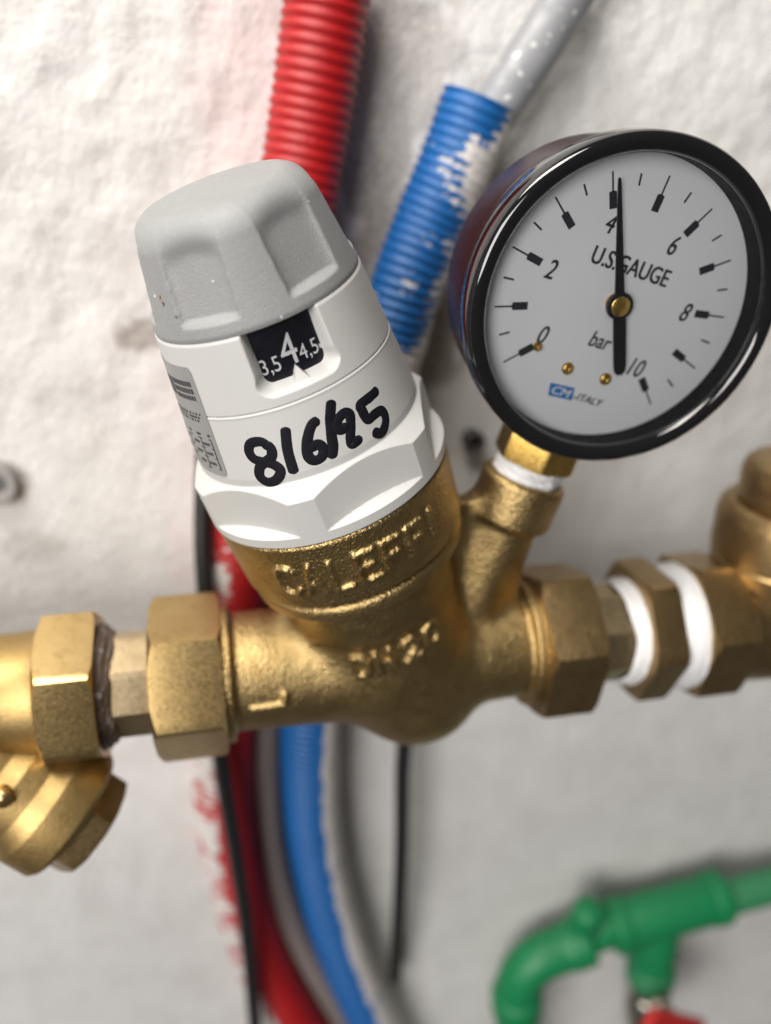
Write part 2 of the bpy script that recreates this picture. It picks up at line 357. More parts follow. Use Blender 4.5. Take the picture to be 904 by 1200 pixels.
# ---------------------------------------------------------------- green pipework and its valve (below, near the wall)
def green_pipes():
    Y = 221.0
    A, B_, C_ = at(960, 1024, Y), at(850, 1052, Y), at(712, 1092, Y)
    t = thing('green_pipe_run', at(780, 1070, Y), 'green plastic pipe with elbow and tee along the bottom of the wall', 'pipe')
    ax = unit(C_ - A); dn = np.array([0.03, -0.05, -1.0])
    def tube(name, p, q, R, mat, bev=0.8):
        L = np.linalg.norm(q - p); V, Fc = lathe(p, q - p, [(0, 0.01), (0, R - bev), (bev * .5, R - bev * .2), (bev * 1.3, R), (L - bev * 1.3, R), (L - bev * .5, R - bev * .2), (L, R - bev), (L, 0.01)], 40, ref=(0.3, 0.9, 0.1)); return mk(name, V, Fc, mat, t, sharp=50)
    tube('pipe', A - ax * 60, at(845, 1054, Y), 7.3, 'green_pale')
    t0, t1 = at(846, 1050, Y), at(716, 1086, Y)
    tube('tee', t0, t1, 10.2, 'green', 1.6)
    for e0, e1 in ((t0, t0 + unit(t1 - t0) * 6), (t1 - unit(t1 - t0) * 6, t1)): tube('tee_collar', e0 - unit(t1 - t0) * .4, e1 + unit(t1 - t0) * .4, 11.2, 'green', 0.7)
    mid = at(770, 1075, Y); tube('tee_branch', mid, mid + dn * 33, 10.0, 'green', 1.8)
    tube('branch_collar', mid + dn * 24, mid + dn * 36, 10.6, 'green_pale', 2.2)
    tube('pipe', at(725, 1083, Y), at(655, 1112, Y), 7.4, 'green')
    E = [at(678, 1105, Y), at(655, 1113, Y), at(630, 1124, Y), at(612, 1142, Y), at(606, 1165, Y), at(606, 1188, Y)]
    V, Fc, s = sweep(catmull(E, 1.0), lambda s, th: 9.3 + 0 * s + 0.9 * sstep(7, 4, s) + 0.9 * sstep(s.max() - 8, s.max() - 5, s), 36); mk('elbow', V, Fc, 'green', t, sharp=50)
    for a_, b_ in (((690, 1098), (672, 1106)), ((606, 1160), (606, 1182))): tube('elbow_collar', at(*a_, Y), at(*b_, Y), 10.8, 'green', 1.0)
    p = at(606, 1176, Y); tube('pipe', p, p + dn * 60, 8.6, 'green_pale')
    p = at(683, 1092, Y); q = p + np.array([-0.5, -3.0, 17.5]); tube('stub', p, q, 6.2, 'green', 2.2)
    # the little valve under the tee
    e = mid + dn * 33.5
    v = thing('stop_valve', e + dn * 8, 'small metal stop valve with red handle under the green tee', 'valve')
    V, Fc = ngon_nut(e, dn, 0, 8, 9.5, 6, 0.3, 1, 1); mk('hex_end', V, Fc, 'nickel', v, sharp=30)
    V, Fc = lathe(e, dn, [(8, 7.0), (10, 8.6), (18, 9.6), (26, 8.6), (34, 7.5), (34, 0.01)], 40); mk('body', V, Fc, 'nickel', v, sharp=40)
    s0 = e + dn * 13; V, Fc = lathe(s0, (0.35, -1, 0.1), [(6, 4.5), (13, 4.5), (13.6, 3.9), (13.6, 0.01)], 28, ref=(0, 0, 1)); mk('stem', V, Fc, 'nickel', v, sharp=40)
    h0 = at(762, 1193, Y - 24); ex_, ey_, ez_ = frame((0.35, -1, 0.1), (0.75, 0.1, -0.62))
    P = [(-4.5, -4), (4, -4.5), (5, 5), (5.5, 40), (-5.5, 40), (-5.5, 5)]
    V = np.array([h0 + x * ex_ + y * ey_ + z * ez_ for z in (0, 3.2) for x, y in P]); k = len(P)
    Fc = [tuple(range(k - 1, -1, -1)), tuple(range(k, 2 * k))] + [(i, (i + 1) % k, k + (i + 1) % k, k + i) for i in range(k)]
    o = mk('handle', V, Fc, 'red_handle', v, sharp=30); md = o.modifiers.new('bevel', 'BEVEL'); md.width = 0.0008; md.segments = 2; md.limit_method = 'ANGLE'
green_pipes()

# ---------------------------------------------------------------- frames of the valve and the gauge
VB = np.array([23.446, 165.84, -64.298]); VA = unit([-0.33212835, -0.12322463, 0.9351505])     # bell foot, valve axis (up)
VX = unit([VA[2], 0, -VA[0]]); VY = np.cross(VA, VX)
def vpt(phi_deg, h, r):
    p = np.radians(phi_deg); return VB + np.multiply.outer(h, VA) + np.multiply.outer(r * np.sin(p), VX) - np.multiply.outer(r * np.cos(p), VY)
PIPE = np.array([0.0, 172.0, -116.86])                                        # the pipe axis runs along X through this
GC = np.array([80.966, 157.197, -28.420]); G1 = np.array([0.95684, -0.01138, -0.29040]); G2 = np.array([0.28891, -0.07113, 0.95471]); GN = np.array([-0.03152, -0.99740, -0.06477])
def stem(k): return GC - GN * 8.5 - G2 * (k - 1.4) + G1 * 1.2

# ---------------------------------------------------------------- cast brass body as a distance field
def surface_nets(f, org, st):
    ins = f < 0
    c = np.zeros(tuple(n - 1 for n in f.shape), np.uint8)
    for dx in (0, 1):
        for dy in (0, 1):
            for dz in (0, 1): c += ins[dx:f.shape[0] - 1 + dx, dy:f.shape[1] - 1 + dy, dz:f.shape[2] - 1 + dz]
    act = (c > 0) & (c < 8); idx = np.argwhere(act); vid = -np.ones(c.shape, np.int64); vid[act] = np.arange(len(idx))
    acc = np.zeros((len(idx), 3)); cnt = np.zeros(len(idx)); i, j, k = idx.T
    for ax in range(3):
        for u in (0, 1):
            for w in (0, 1):
                o0 = [0, 0, 0]; oth = [q for q in range(3) if q != ax]; o0[oth[0]] = u; o0[oth[1]] = w; o1 = list(o0); o1[ax] = 1
                a = f[i + o0[0], j + o0[1], k + o0[2]]; b = f[i + o1[0], j + o1[1], k + o1[2]]
                m = (a < 0) != (b < 0); t = np.where(m, a / np.where(m, a - b, 1), 0)
                P = np.array(o0, float)[None] * np.ones((len(idx), 1)); P[:, ax] = t
                acc[m] += P[m]; cnt[m] += 1
    V = np.asarray(org) + st * (idx + acc / cnt[:, None])
    Fc = []
    for ax in range(3):
        sl0 = [slice(1, n - 1) for n in f.shape]; sl1 = list(sl0); sl0[ax] = slice(0, f.shape[ax] - 1); sl1[ax] = slice(1, f.shape[ax])
        A = ins[tuple(sl0)]; Bm = ins[tuple(sl1)]; e = np.argwhere(A != Bm); 
        off = np.array([1, 1, 1]); off[ax] = 0; g = e + off
        u, w = [(1, 2), (2, 0), (0, 1)][ax]
        def cell(du, dw): q = g.copy(); q[:, u] -= du; q[:, w] -= dw; return vid[q[:, 0], q[:, 1], q[:, 2]]
        quad = np.stack([cell(1, 1), cell(0, 1), cell(0, 0), cell(1, 0)], 1)
        flip = ~A[tuple(e.T)]; quad[flip] = quad[flip][:, ::-1]; Fc.append(quad)
    return V, np.vstack(Fc)
def smin(a, b, k):
    h = np.clip(0.5 + 0.5 * (b - a) / k, 0, 1); return b * (1 - h) + a * h - k * h * (1 - h)

LETTERS = {  # strokes in a unit box (x 0..1, y 0..1)
    'C': [[(1, .82), (.75, 1), (.25, 1), (0, .75), (0, .25), (.25, 0), (.75, 0), (1, .18)]],
    'A': [[(0, 0), (.5, 1), (1, 0)], [(.2, .36), (.8, .36)]],
    'L': [[(0.1, 1), (0.1, 0), (.9, 0)]], 'E': [[(1, 1), (0, 1), (0, 0), (1, 0)], [(0, .52), (.8, .52)]],
    'F': [[(1, 1), (0, 1), (0, 0)], [(0, .52), (.8, .52)]], 'I': [[(.5, 0), (.5, 1)]],
    'D': [[(0, 0), (0, 1), (.6, 1), (1, .7), (1, .3), (.6, 0), (0, 0)]], 'N': [[(0, 0), (0, 1), (1, 0), (1, 1)]],
    '2': [[(0, .8), (.25, 1), (.75, 1), (1, .75), (.9, .5), (0, 0), (1, 0)]], '0': [[(.5, 1), (.9, .85), (1, .5), (.9, .15), (.5, 0), (.1, .15), (0, .5), (.1, .85), (.5, 1)]]}

def build_body(root):
    st = 0.36; lo = np.array([-7.0, 136.0, -141.0]); hi = np.array([80.0, 201.0, -50.0])
    ax = [np.arange(lo[i], hi[i], st) for i in range(3)]
    X, Y, Z = [g.astype(np.float32) for g in np.meshgrid(*ax, indexing='ij')]
    dx, dy, dz = X - VB[0], Y - VB[1], Z - VB[2]
    h = dx * VA[0] + dy * VA[1] + dz * VA[2]; q = np.sqrt(np.maximum(dx * dx + dy * dy + dz * dz - h * h, 0))
    def cyl(q, h, r, h0, h1, rnd=0.6):
        a = q - (r - rnd); b = np.maximum(h0 + rnd - h, h - (h1 - rnd))
        return np.minimum(np.maximum(a, b), 0) + np.hypot(np.maximum(a, 0), np.maximum(b, 0)) - rnd
    def cone(q, h, h0, r0, h1, r1):                                           # rough distance to a tapered barrel
        t = np.clip((h - h0) / (h1 - h0), 0, 1); sl = math.hypot(1, (r1 - r0) / (h1 - h0))
        return np.maximum((q - (r0 + (r1 - r0) * t)) / sl, np.maximum(np.minimum(h0, h1) - h, h - max(h0, h1)))
    collar = np.maximum(cyl(q, h, 26.1, -16.2, 0.3, 0.7), q - 26.1 - (h + 0.5) * 0.055)
    ridge = cyl(q, h, 24.6, -21.6, -17.3, 1.6)
    neck = cone(q, h, -15.0, 21.6, -33.0, 18.4)
    sc = at(484, 789, 173.0); top = VB - 31.0 * VA; ba = sc - top; bl = np.linalg.norm(ba)   # barrel ending in a round bowl
    tt = np.clip(((X - top[0]) * ba[0] + (Y - top[1]) * ba[1] + (Z - top[2]) * ba[2]) / bl ** 2, 0, 1)
    barrel = np.sqrt((X - top[0] - tt * ba[0]) ** 2 + (Y - top[1] - tt * ba[1]) ** 2 + (Z - top[2] - tt * ba[2]) ** 2) - (18.9 - 1.1 * tt)
    qx = np.sqrt((Y - PIPE[1]) ** 2 + (Z - PIPE[2]) ** 2)
    left = cone(qx, X, 34.0, 15.0, -3.0, 14.0); right = cone(qx, X, 40.0, 15.0, 76.0, 13.6)
    f = smin(neck, barrel, 3.0); f = smin(f, left, 7.0); f = smin(f, right, 3.5)
    f = smin(f, cyl(qx, X, 16.6, -3.2, 0.4, 0.5), 1.2); f = smin(f, cyl(qx, X, 16.3, 72.8, 76.5, 0.5), 1.2)
    # boss that carries the gauge
    s0 = stem(0); e = -G2; hx = (X - s0[0]) * e[0] + (Y - s0[1]) * e[1] + (Z - s0[2]) * e[2]
    qs = np.sqrt(np.maximum((X - s0[0]) ** 2 + (Y - s0[1]) ** 2 + (Z - s0[2]) ** 2 - hx * hx, 0))
    boss = smin(cone(qs, hx, 45.0, 8.2, 82.0, 6.6), cyl(qs, hx, 9.9, 44.6, 55.5, 1.1), 2.2)
    wp = stem(50); web = np.abs(Y - wp[1]) - 3.2                              # thin web between boss and collar
    tri = np.maximum(np.maximum(web, X - wp[0] - 2), np.maximum(np.maximum(Z - stem(49.0)[2], -112.0 - Z), 30 - X))
    f = smin(f, boss, 2.6); f = smin(f, tri + 0.5, 3.0)
    f = smin(f, ridge, 1.2); f = smin(f, collar, 0.6)
    # bore of the boss
    f = np.maximum(f, -cyl(qs, hx, 7.6, 40.0, 46.2, 0.2))
    # raised letters
    def stroke(p, r, k=0.40):
        nonlocal f
        for a, b in zip(p[:-1], p[1:]):
            mn = np.minimum(a, b) - r - 1.6; mx = np.maximum(a, b) + r + 1.6
            s = tuple(slice(max(0, int((mn[i] - lo[i]) / st)), int((mx[i] - lo[i]) / st) + 2) for i in range(3))
            P = np.stack([X[s], Y[s], Z[s]], -1) - a; d = b - a; t = np.clip((P @ d) / (d @ d), 0, 1)
            g = np.linalg.norm(P - t[..., None] * d, axis=-1) - r
            f[s] = smin(f[s], g.astype(np.float32), k)
    def word(chars, centers, hc, hgt, wdeg, rr, r, slope=0.0):
        for ch, pc in zip(chars, centers):
            for pl in LETTERS[ch]:
                pts = []
                for (a, b), (c, d) in zip(pl[:-1], pl[1:]):
                    for t in (0, .5): pts.append((a + (c - a) * t, b + (d - b) * t))
                pts.append(pl[-1]); 
                stroke([vpt(pc + (u - .5) * wdeg * (0.3 if ch == 'I' else 1), hc + (v - .5) * hgt + slope * (pc + (u - .5) * wdeg), rr(hc + (v - .5) * hgt)) for u, v in pts], r)
    word('CALEFFI', [-36.5, -24, -11.5, 1, 13.5, 26, 36.5], -8.2, 7.0, 8.4, lambda h: 26.4 + h * 0.055, 0.62)
    word('DN20', [-28.5, -11.5, 8, 25], -39.4, 5.6, 10.5, lambda h: 19.2, 0.66, 0.035)
    def on_branch(x, ang, r): a = np.radians(ang); return np.array([x, PIPE[1] - r * math.cos(a), PIPE[2] + r * math.sin(a)])
    stroke([on_branch(4.5, -4, 14.25), on_branch(11.5, -2, 14.5), on_branch(11.8, 8, 14.5)], 0.8)
    m = at(521, 822, 158.0); d = unit(m - sc); stroke([sc + d * 17.5 + np.array([0, 0, 1.3]), sc + d * 17.5 - np.array([0, 0, 1.3])], 0.55)
    V, Fc = surface_nets(f, lo, st)
    # light relaxation takes the steps out of the grid
    E = np.vstack([Fc[:, [0, 1]], Fc[:, [1, 2]], Fc[:, [2, 3]], Fc[:, [3, 0]]])
    for _ in range(2):
        s = np.zeros_like(V); c = np.zeros(len(V))
        for k in range(3): s[:, k] = np.bincount(E[:, 0], V[E[:, 1], k], len(V)) + np.bincount(E[:, 1], V[E[:, 0], k], len(V))
        c = np.bincount(E[:, 0], minlength=len(V)) + np.bincount(E[:, 1], minlength=len(V))
        V = V * 0.5 + 0.5 * s / c[:, None]
    return mk('body', V, Fc, 'brass_cast', root, label='cast brass body with raised lettering')

valve = thing('pressure_reducing_valve', (40, 172, -137), 'brass pressure reducing valve under a white cover and grey knob', 'valve')
build_body(valve)

# ---------------------------------------------------------------- white cover, knob, scale
def r_skin(h): return 25.126 - 0.1156 * h
WIN_PHI = 4.6
R_KNOB = []
def r_bell(phi, h):
    base = r_skin(h); base = np.where(h < 15, np.minimum(base, 23.40), base)
    d = (phi + 15 + 30) % 60 - 30
    land = 26.4; ap = 24.05
    rp = np.minimum(land, ap / np.cos(np.radians(30 - np.abs(d))))
    cone = 23.45 + (13.4 - h) * 1.02
    r = np.where(h < 13.9, np.maximum(base, np.minimum(rp, cone)), base)
    led = np.where(h < 2.9, 26.4, 26.4 - (h - 2.9) * 1.9); led = np.where(h < 0.9, 26.4 - (0.9 - h) * 0.35, led)
    led = np.where(h < 0.75, 25.75, led); r = np.where(h < 0.75, 25.75, r)
    r = np.where(h < 4.6, np.maximum(r, led), r)
    r = r - 0.16 * np.exp(-((h - 27.75) / 0.14) ** 2) + 0.05 * np.exp(-((h - 27.35) / 0.2) ** 2)
    # window pocket, open under the knob
    u = np.radians((phi - WIN_PHI + 180) % 360 - 180) * 21.0; hw = 6.25; rc = 1.3
    qx = np.abs(u) - (hw - rc); qy = np.abs(h - 39.0) - (7.45 - rc)
    sd = np.hypot(np.maximum(qx, 0), np.maximum(qy, 0)) + np.minimum(np.maximum(qx, qy), 0) - rc
    wid = 1.35 + 0.75 * sstep(34.0, 31.0, h); t = sstep(0, 1, np.clip(sd / wid, 0, 1))
    pocket = np.where(sd < 1e9, base * t + 17.7 * (1 - t), base)
    inner = (sd < wid) & (h > 24)
    r = np.where(inner, np.minimum(r, pocket), r)
    tw = np.clip((32.9 - h) / 2.4, 0, 1) * 1.45; tri = (np.abs(u - 0.1) < tw) & (h > 29.6)
    rt = 18.7 + np.clip((32.9 - h) / 3.4, 0, 1) * 2.3
    r = np.where(tri, np.maximum(r, np.minimum(rt, base)), r)
    return r
def build_cover(root):
    hs = np.unique(np.round(np.concatenate([[0.3, .6, .9, 1.2], np.arange(1.6, 2.8, .4), np.arange(2.8, 5.8, .2), np.arange(5.8, 9.6, .35), np.arange(9.6, 15.6, .14), np.arange(15.6, 26.8, .5),
                    np.arange(26.8, 28.6, .07), np.arange(28.6, 36, .16), np.arange(36, 41.3, .3)]), 3))
    front = np.arange(-32, 40, 0.3); rest = np.arange(40, 328, 0.8); ph = np.concatenate([front, rest]); n = len(ph)
    P, H = np.meshgrid(ph, hs); Rr = r_bell(P, H)
    rows = [vpt(P[i], H[i], Rr[i]) for i in range(len(hs))]
    # inward lip at the top and bottom
    rows = [vpt(ph, np.full(n, 0.3), np.full(n, 22.0))] + rows + [vpt(ph, np.full(n, 41.45), Rr[-1] - 0.3), vpt(ph, np.full(n, 41.45), np.full(n, 17.2)), vpt(ph, np.full(n, 29.0), np.full(n, 17.2))]
    V = np.concatenate(rows); o = mk('cover', V, grid_faces(len(rows), n), 'white_plastic', root, sharp=38)
    # marker date
    def inv(px, py):
        d = pixel_ray(px, py); ts = np.linspace(110, 190, 4001); P = np.outer(ts, d) - VB; hh = P @ VA; x = P @ VX; y = P @ VY
        g = np.hypot(x, y) - r_skin(hh); i = np.argmax(g < 0); return np.array([np.degrees(np.arctan2(x[i], -y[i])), hh[i]])
    Z = lambda pts: np.array([inv(280 + x / 4.52, 440 + y / 4.52) for x, y in pts])
    strokes = [[(168, 388), (120, 352), (65, 360), (54, 400), (78, 440), (130, 458), (190, 475), (222, 508), (200, 552), (155, 565), (113, 535), (113, 485), (148, 455), (174, 430), (172, 390), (142, 355)],
               [(246, 272), (258, 390), (282, 480), (296, 522)],
               [(427, 232), (388, 262), (366, 330), (362, 400), (376, 438), (405, 450), (440, 432), (450, 392), (424, 366), (395, 376), (377, 402)],
               [(490, 127), (485, 230), (492, 320), (500, 380), (492, 442)],
               [(580, 258), (545, 288), (519, 274), (530, 228), (560, 199), (588, 210), (594, 270), (592, 335), (604, 362), (652, 326)],
               [(738, 72), (700, 110), (644, 155), (652, 182), (684, 232), (720, 206), (755, 186), (776, 215), (776, 262), (752, 306), (708, 296)]]
    parts = []
    k = 0
    for s in strokes + [[(532, 497), (560, 489), (588, 479)], [(622, 460), (640, 450), (655, 438)]]:
        thin = len(s) == 3
        Q = Z(s); C = catmull(Q * np.array([0.39, 1.0]), 0.18); C[:, 0] /= 0.39          # (phi, h)
        L = len(C); tang = np.gradient(C * np.array([0.39, 1.0]), axis=0); tang /= np.linalg.norm(tang, axis=1)[:, None] + 1e-9
        nrm = np.stack([-tang[:, 1], tang[:, 0]], 1)
        w = (0.23 if thin else 0.98) * (1 + 0.16 * (fbm2(np.arange(L) / 9.0 + 50 * k, np.zeros(L) + .3, 3, 3) - 0.45)); ends = np.minimum(np.arange(L), np.arange(L)[::-1]) * 0.18
        w = w * np.sqrt(np.clip(1 - (1 - np.clip(ends / 0.75, 0, 1)) ** 2, 0.02, 1)); V = []
        for off, lift in ((-1, 0.0), (-.85, .03), (0, .035), (.85, .03), (1, 0.0)):
            q = C + nrm * (w * off)[:, None] / np.array([0.39, 1.0]); V.append(vpt(q[:, 0], q[:, 1], r_skin(q[:, 1]) + lift + 0.008 * (k % 5) * (lift > 0)))
        V = np.stack(V, 1).reshape(-1, 3); parts.append((V, grid_faces(L, 5, closed=False))); k += 1
    V, Fc = join(parts); d = mk('handwritten_date', V, Fc, 'ink', o, label='handwritten black date 8/6/25')
    # sticker, wrapped round the left side
    ph0, ph1 = -49.5, -104.0; pg = np.linspace(ph0, ph1, 30); hg = np.linspace(15.3, 37.4, 34); P, H = np.meshgrid(pg, hg)
    U = np.abs(P - (ph0 + ph1) / 2) / abs(ph1 - ph0) * 2; Wv = np.abs(H - 26.35) / 11.05
    cx = np.clip(U - 0.9, 0, 1) / 0.1; cy = np.clip(Wv - 0.86, 0, 1) / 0.14; over = np.maximum(np.hypot(cx, cy), 1)
    P2 = np.where((cx > 0) & (cy > 0), (ph0 + ph1) / 2 + np.sign(P - (ph0 + ph1) / 2) * (0.9 + 0.1 * cx / over) * abs(ph1 - ph0) / 2, P)
    H2 = np.where((cx > 0) & (cy > 0), 26.35 + np.sign(H - 26.35) * (0.86 + 0.14 * cy / over) * 11.05, H)
    V = vpt(P2.ravel(), H2.ravel(), (r_skin(H2) + 0.09).ravel()); mk('label_sticker', V, grid_faces(34, 30, closed=False), 'label_film', o, label='grey printed sticker')
    parts = []
    def blk(p0, p1, h0, h1, sk=0.0):
        pg = np.linspace(p0, p1, 6); V = np.concatenate([vpt(pg, np.full(6, h_) , np.full(6, r_skin(h_) + 0.14)) for h_ in (h0, h1)]); parts.append((V, grid_faces(2, 6, closed=False)))
    r2 = random.Random(5)
    for hh, hgt in ((33.6, 1.0), (32.2, 1.0), (30.9, 0.9)):                    # bold lines of print, too small to read
        p = -53.0
        while p > -70: w = r2.uniform(0.8, 1.6); blk(p, p - w, hh, hh + hgt); p -= w + 0.5
    blk(-72, -82, 31.0, 34.5)
    for hh in (27.9, 27.2, 26.5):
        p = -54.0 - (27.9 - hh) * 2
        while p > -80: w = r2.uniform(0.6, 2.4); blk(p, p - w, hh, hh + 0.45); p -= w + r2.uniform(0.4, 1.6)
    blk(-52.5, -100, 23.6, 24.1)
    for hh in (22.9, 20.9, 18.9, 16.6): blk(-52.5, -100, hh, hh + 0.22)
    for pp in (-52.5, -61, -74, -88): blk(pp, pp - 0.7, 16.6, 22.9)
    for hh in (21.6, 19.6, 17.5):
        for pp in (-55, -64, -77):
            p = pp
            while p > pp - 5: w = r2.uniform(.7, 1.5); blk(p, p - w, hh, hh + .6); p -= w + .4
    V, Fc = join(parts); mk('sticker_print', V, Fc, 'label_ink', o)
    # scale drum behind the window
    prof = [(28.0, 18.35), (42.5, 18.35)]; V, Fc = polar(VB, (VX, VY, VA), [(a, b) for a, b in prof], 120); drum = mk('scale_drum', V, Fc, 'drum_black', root)
    def drum_text(s, phi, h, size, xs=1.0, rot=0.0):
        V2, Fc = text_mesh(s, size, 0, xs); c, s_ = math.cos(rot), math.sin(rot); V2 = V2 @ np.array([[c, s_], [-s_, c]])
        V = vpt(phi + np.degrees(V2[:, 0] / 18.4), h + V2[:, 1], np.full(len(V2), 18.42)); mk('scale_number', V, Fc, 'drum_print', drum, smooth=False)
    drum_text('4', 4.2, 35.8, 8.3, 0.80); drum_text('3,5', -7.9, 33.9, 4.1, 0.78); drum_text('4,5', 15.0, 34.1, 4.1, 0.78); drum_text('5', 25.4, 36.0, 8.3, 0.80)
    # knob with six finger recesses
    def r_knob(phi, h):
        b = 20.35 - (h - 41.5) * 0.192
        b = b - np.where(h < 42.2, (42.2 - h) * 0.35, 0)
        top = 61.2; hr = 5.0                                                    # rounded top edge
        t = np.clip((h - (top - hr)) / hr, 0, 1); b = b - 4.6 * (1 - np.sqrt(1 - t ** 2))
        d = (phi - 31.5 + 30) % 60 - 30                                      # recess centre
        half = 5.0 + 0 * h; x = np.radians(d) * b
        dep = 1.75 * np.clip(1 - (x / (half + 0.8)) ** 2, 0, 1) ** 0.5
        dep = dep * sstep(43.9, 45.3, h) * (1 - 0.85 * sstep(54.5, 60.5, h + 0.05 * x * x))
        return b - np.clip(dep, 0, 2.2)
    R_KNOB.append(r_knob)
    hs = np.unique(np.round(np.concatenate([np.arange(41.5, 43.4, .3), np.arange(43.4, 46.4, .15), np.arange(46.4, 55, .5), np.arange(55, 60.4, .25), 61.2 - 0.8 * np.linspace(1, 0, 10) ** 2]), 3))
    n = 480; ph = np.linspace(0, 360, n, endpoint=False); P, H = np.meshgrid(ph, hs); Rr = r_knob(P, H)
    rows = [vpt(ph, np.full(n, 41.5), np.full(n, 16.5))] + [vpt(P[i], H[i], Rr[i]) for i in range(len(hs))]
    rT = Rr[-1]
    for t in (0.85, 0.6, 0.3, 0.01): rows.append(vpt(ph, np.full(n, 61.2 + 0.55 * (1 - t * t)), rT * t))
    V = np.concatenate(rows); knob = mk('adjusting_knob', V, grid_faces(len(rows), n), 'grey_plastic', root, sharp=60, label='grey adjusting knob with finger recesses')
build_cover(valve)
def flecks(root):
    # small splashes and scuffs on the knob
    knob = bpy.data.objects['adjusting_knob']
    for px, py, sz, mt in ((188, 350, .5, 'brass_gold'), (192, 357, .4, 'hole_dark'), (182, 348, .35, 'badge_white'), (207, 372, .28, 'hole_dark'), (250, 330, .2, 'badge_white'), (362, 236, .22, 'badge_white'), (330, 372, .25, 'badge_white')):
        d = pixel_ray(px, py); ts = np.linspace(110, 190, 4001); P = np.outer(ts, d) - VB; hh = P @ VA; x = P @ VX; y = P @ VY
        ph = np.degrees(np.arctan2(x, -y)); i = np.argmax(np.hypot(x, y) - R_KNOB[0](ph, hh) < 0); p = ts[i] * d
        n = unit(p - VB - VA * ((p - VB) @ VA)); ex_, ey_, ez_ = frame(n, VA); a = np.linspace(0, 2 * np.pi, 11, endpoint=False); rr = sz * (0.6 + 0.7 * RNG.random(11))
        V = np.vstack([p + n * 0.16 + 0 * ex_, p - n * 0.05 + np.outer(rr * np.cos(a), ex_) + np.outer(rr * 1.5 * np.sin(a), ey_)])
        mk('paint_fleck', V, [(0, 1 + k, 1 + (k + 1) % 11) for k in range(11)], mt, knob)

flecks(valve)

def nut(name, parent, x0, x1, rc, sides, rot_deg, mat, ch0=1.2, ch1=1.2, bore=0.0, k=0.55, label=None):
    # rot is the elevation of a corner seen from the front
    V, Fc = ngon_nut(PIPE, (1, 0, 0), x0, x1, rc, sides, -rad(rot_deg), ch0, ch1, k, bore, per=20 if sides == 6 else 12, ref=(0, 1, 0))
    return mk(name, V, Fc, mat, parent, sharp=24, label=label)
def turned(name, parent, prof, mat, n=72, sharp=35): V, Fc = lathe(PIPE, (1, 0, 0), prof, n); return mk(name, V, Fc, mat, parent, sharp=sharp)
def tape(name, parent, origin, axis, h0, h1, r0, r1, seed, mat='ptfe', n=96, ref=(0, 1, 0), wob=0.35):
    hs = np.linspace(h0, h1, 26); ph = np.linspace(0, 2 * np.pi, n, endpoint=False); rows = []
    for i, h in enumerate(hs):
        t = i / 25; bulge = math.sin(math.pi * min(1, max(0, t))) ** 0.35
        w = 2 * np.abs((fbm2(np.full(n, h * 1.1 + ph * 0.35), 6 * np.cos(ph) + 9, 4, seed) + fbm2(np.full(n, h * 0.9), 5 * np.sin(ph) + 9, 3, seed + 2)) / 2 - 0.25)
        edge = 0.35 * np.sin(3 * ph + seed) + 0.2 * np.sin(7 * ph + 2 * seed)
        rows.append((h + edge * (1 if i in (0, 1, 24, 25) else 0.8), (r0 + (r1 - r0) * t) * (0.94 + 0.06 * bulge) + wob * (w - 0.45) + 0.13 * np.sin(2 * np.pi * h / 1.35 + ph) + 0.05 * np.sin(23 * ph + 3 * h)))
    V, Fc = polar(origin, frame(axis, ref), rows, n); return mk(name, V, Fc, mat, parent, sharp=60)

# unions and tailpieces of the valve
nut('union_nut', valve, -17.8, -1.6, 19.75, 6, -3, 'brass_turned', 2.2, 1.6, bore=12.0)
nut('tailpiece', valve, -33.0, -17.0, 12.6, 8, 44, 'brass_pale', 0.3, 0.3)
nut('union_nut', valve, 75.2, 89.6, 20.4, 6, 17, 'brass_dull', 2.0, 1.6, bore=12.0)
nut('tailpiece', valve, 89.0, 103.5, 12.9, 8, 30, 'brass_pale', 0.3, 0.3)
tape('sealing_tape', valve, PIPE, (1, 0, 0), 99.5, 104.5, 13.6, 14.6, 21)

# ---------------------------------------------------------------- strainer on the left
strainer = thing('strainer', (-60, 172, -131), 'brass angled strainer left of the valve with a stepped cap below', 'strainer')
nut('hex_end', strainer, -42.0, -29.3, 18.7, 6, 40, 'brass_turned', 2.2, 1.4, bore=11)
turned('body', strainer, [(-140, 14.1), (-49, 14.1), (-44, 14.4), (-41.8, 15.2), (-41.8, 6)], 'brass_satin')
tape('hemp_seal', strainer, PIPE, (1, 0, 0), -29.6, -26.0, 15.2, 12.7, 31, 'hemp', wob=0.9)
LEGA = unit([0.72, -0.12, -0.68]); LEG0 = at(84, 953, 163.0) - LEGA * 38.6
V, Fc = lathe(LEG0, LEGA, [(-4, 11.2), (17.6, 11.3), (18.2, 11.4), (21.6, 13.4), (22.0, 13.5), (26.4, 13.5), (26.8, 13.6), (30.4, 15.7), (30.8, 15.8), (37.6, 15.8), (38.8, 14.9), (38.8, 6)], 72); mk('screen_chamber', V, Fc, 'brass_satin', strainer, sharp=28)
V, Fc = ngon_nut(LEG0, LEGA, 38.6, 45.5, 12.6, 6, 0.2, 0.4, 1.4); mk('cap', V, Fc, 'brass_dull', strainer, sharp=24)
p = at(4, 935, 152.0); V, Fc = lathe(p, unit(np.array([0.1, -1, .25])), [(-3, 2.2), (0.6, 2.1), (1.2, 1.5), (1.4, 0.01)], 24, ref=(0, 0, 1)); mk('test_point', V, Fc, 'brass_turned', strainer, sharp=45)

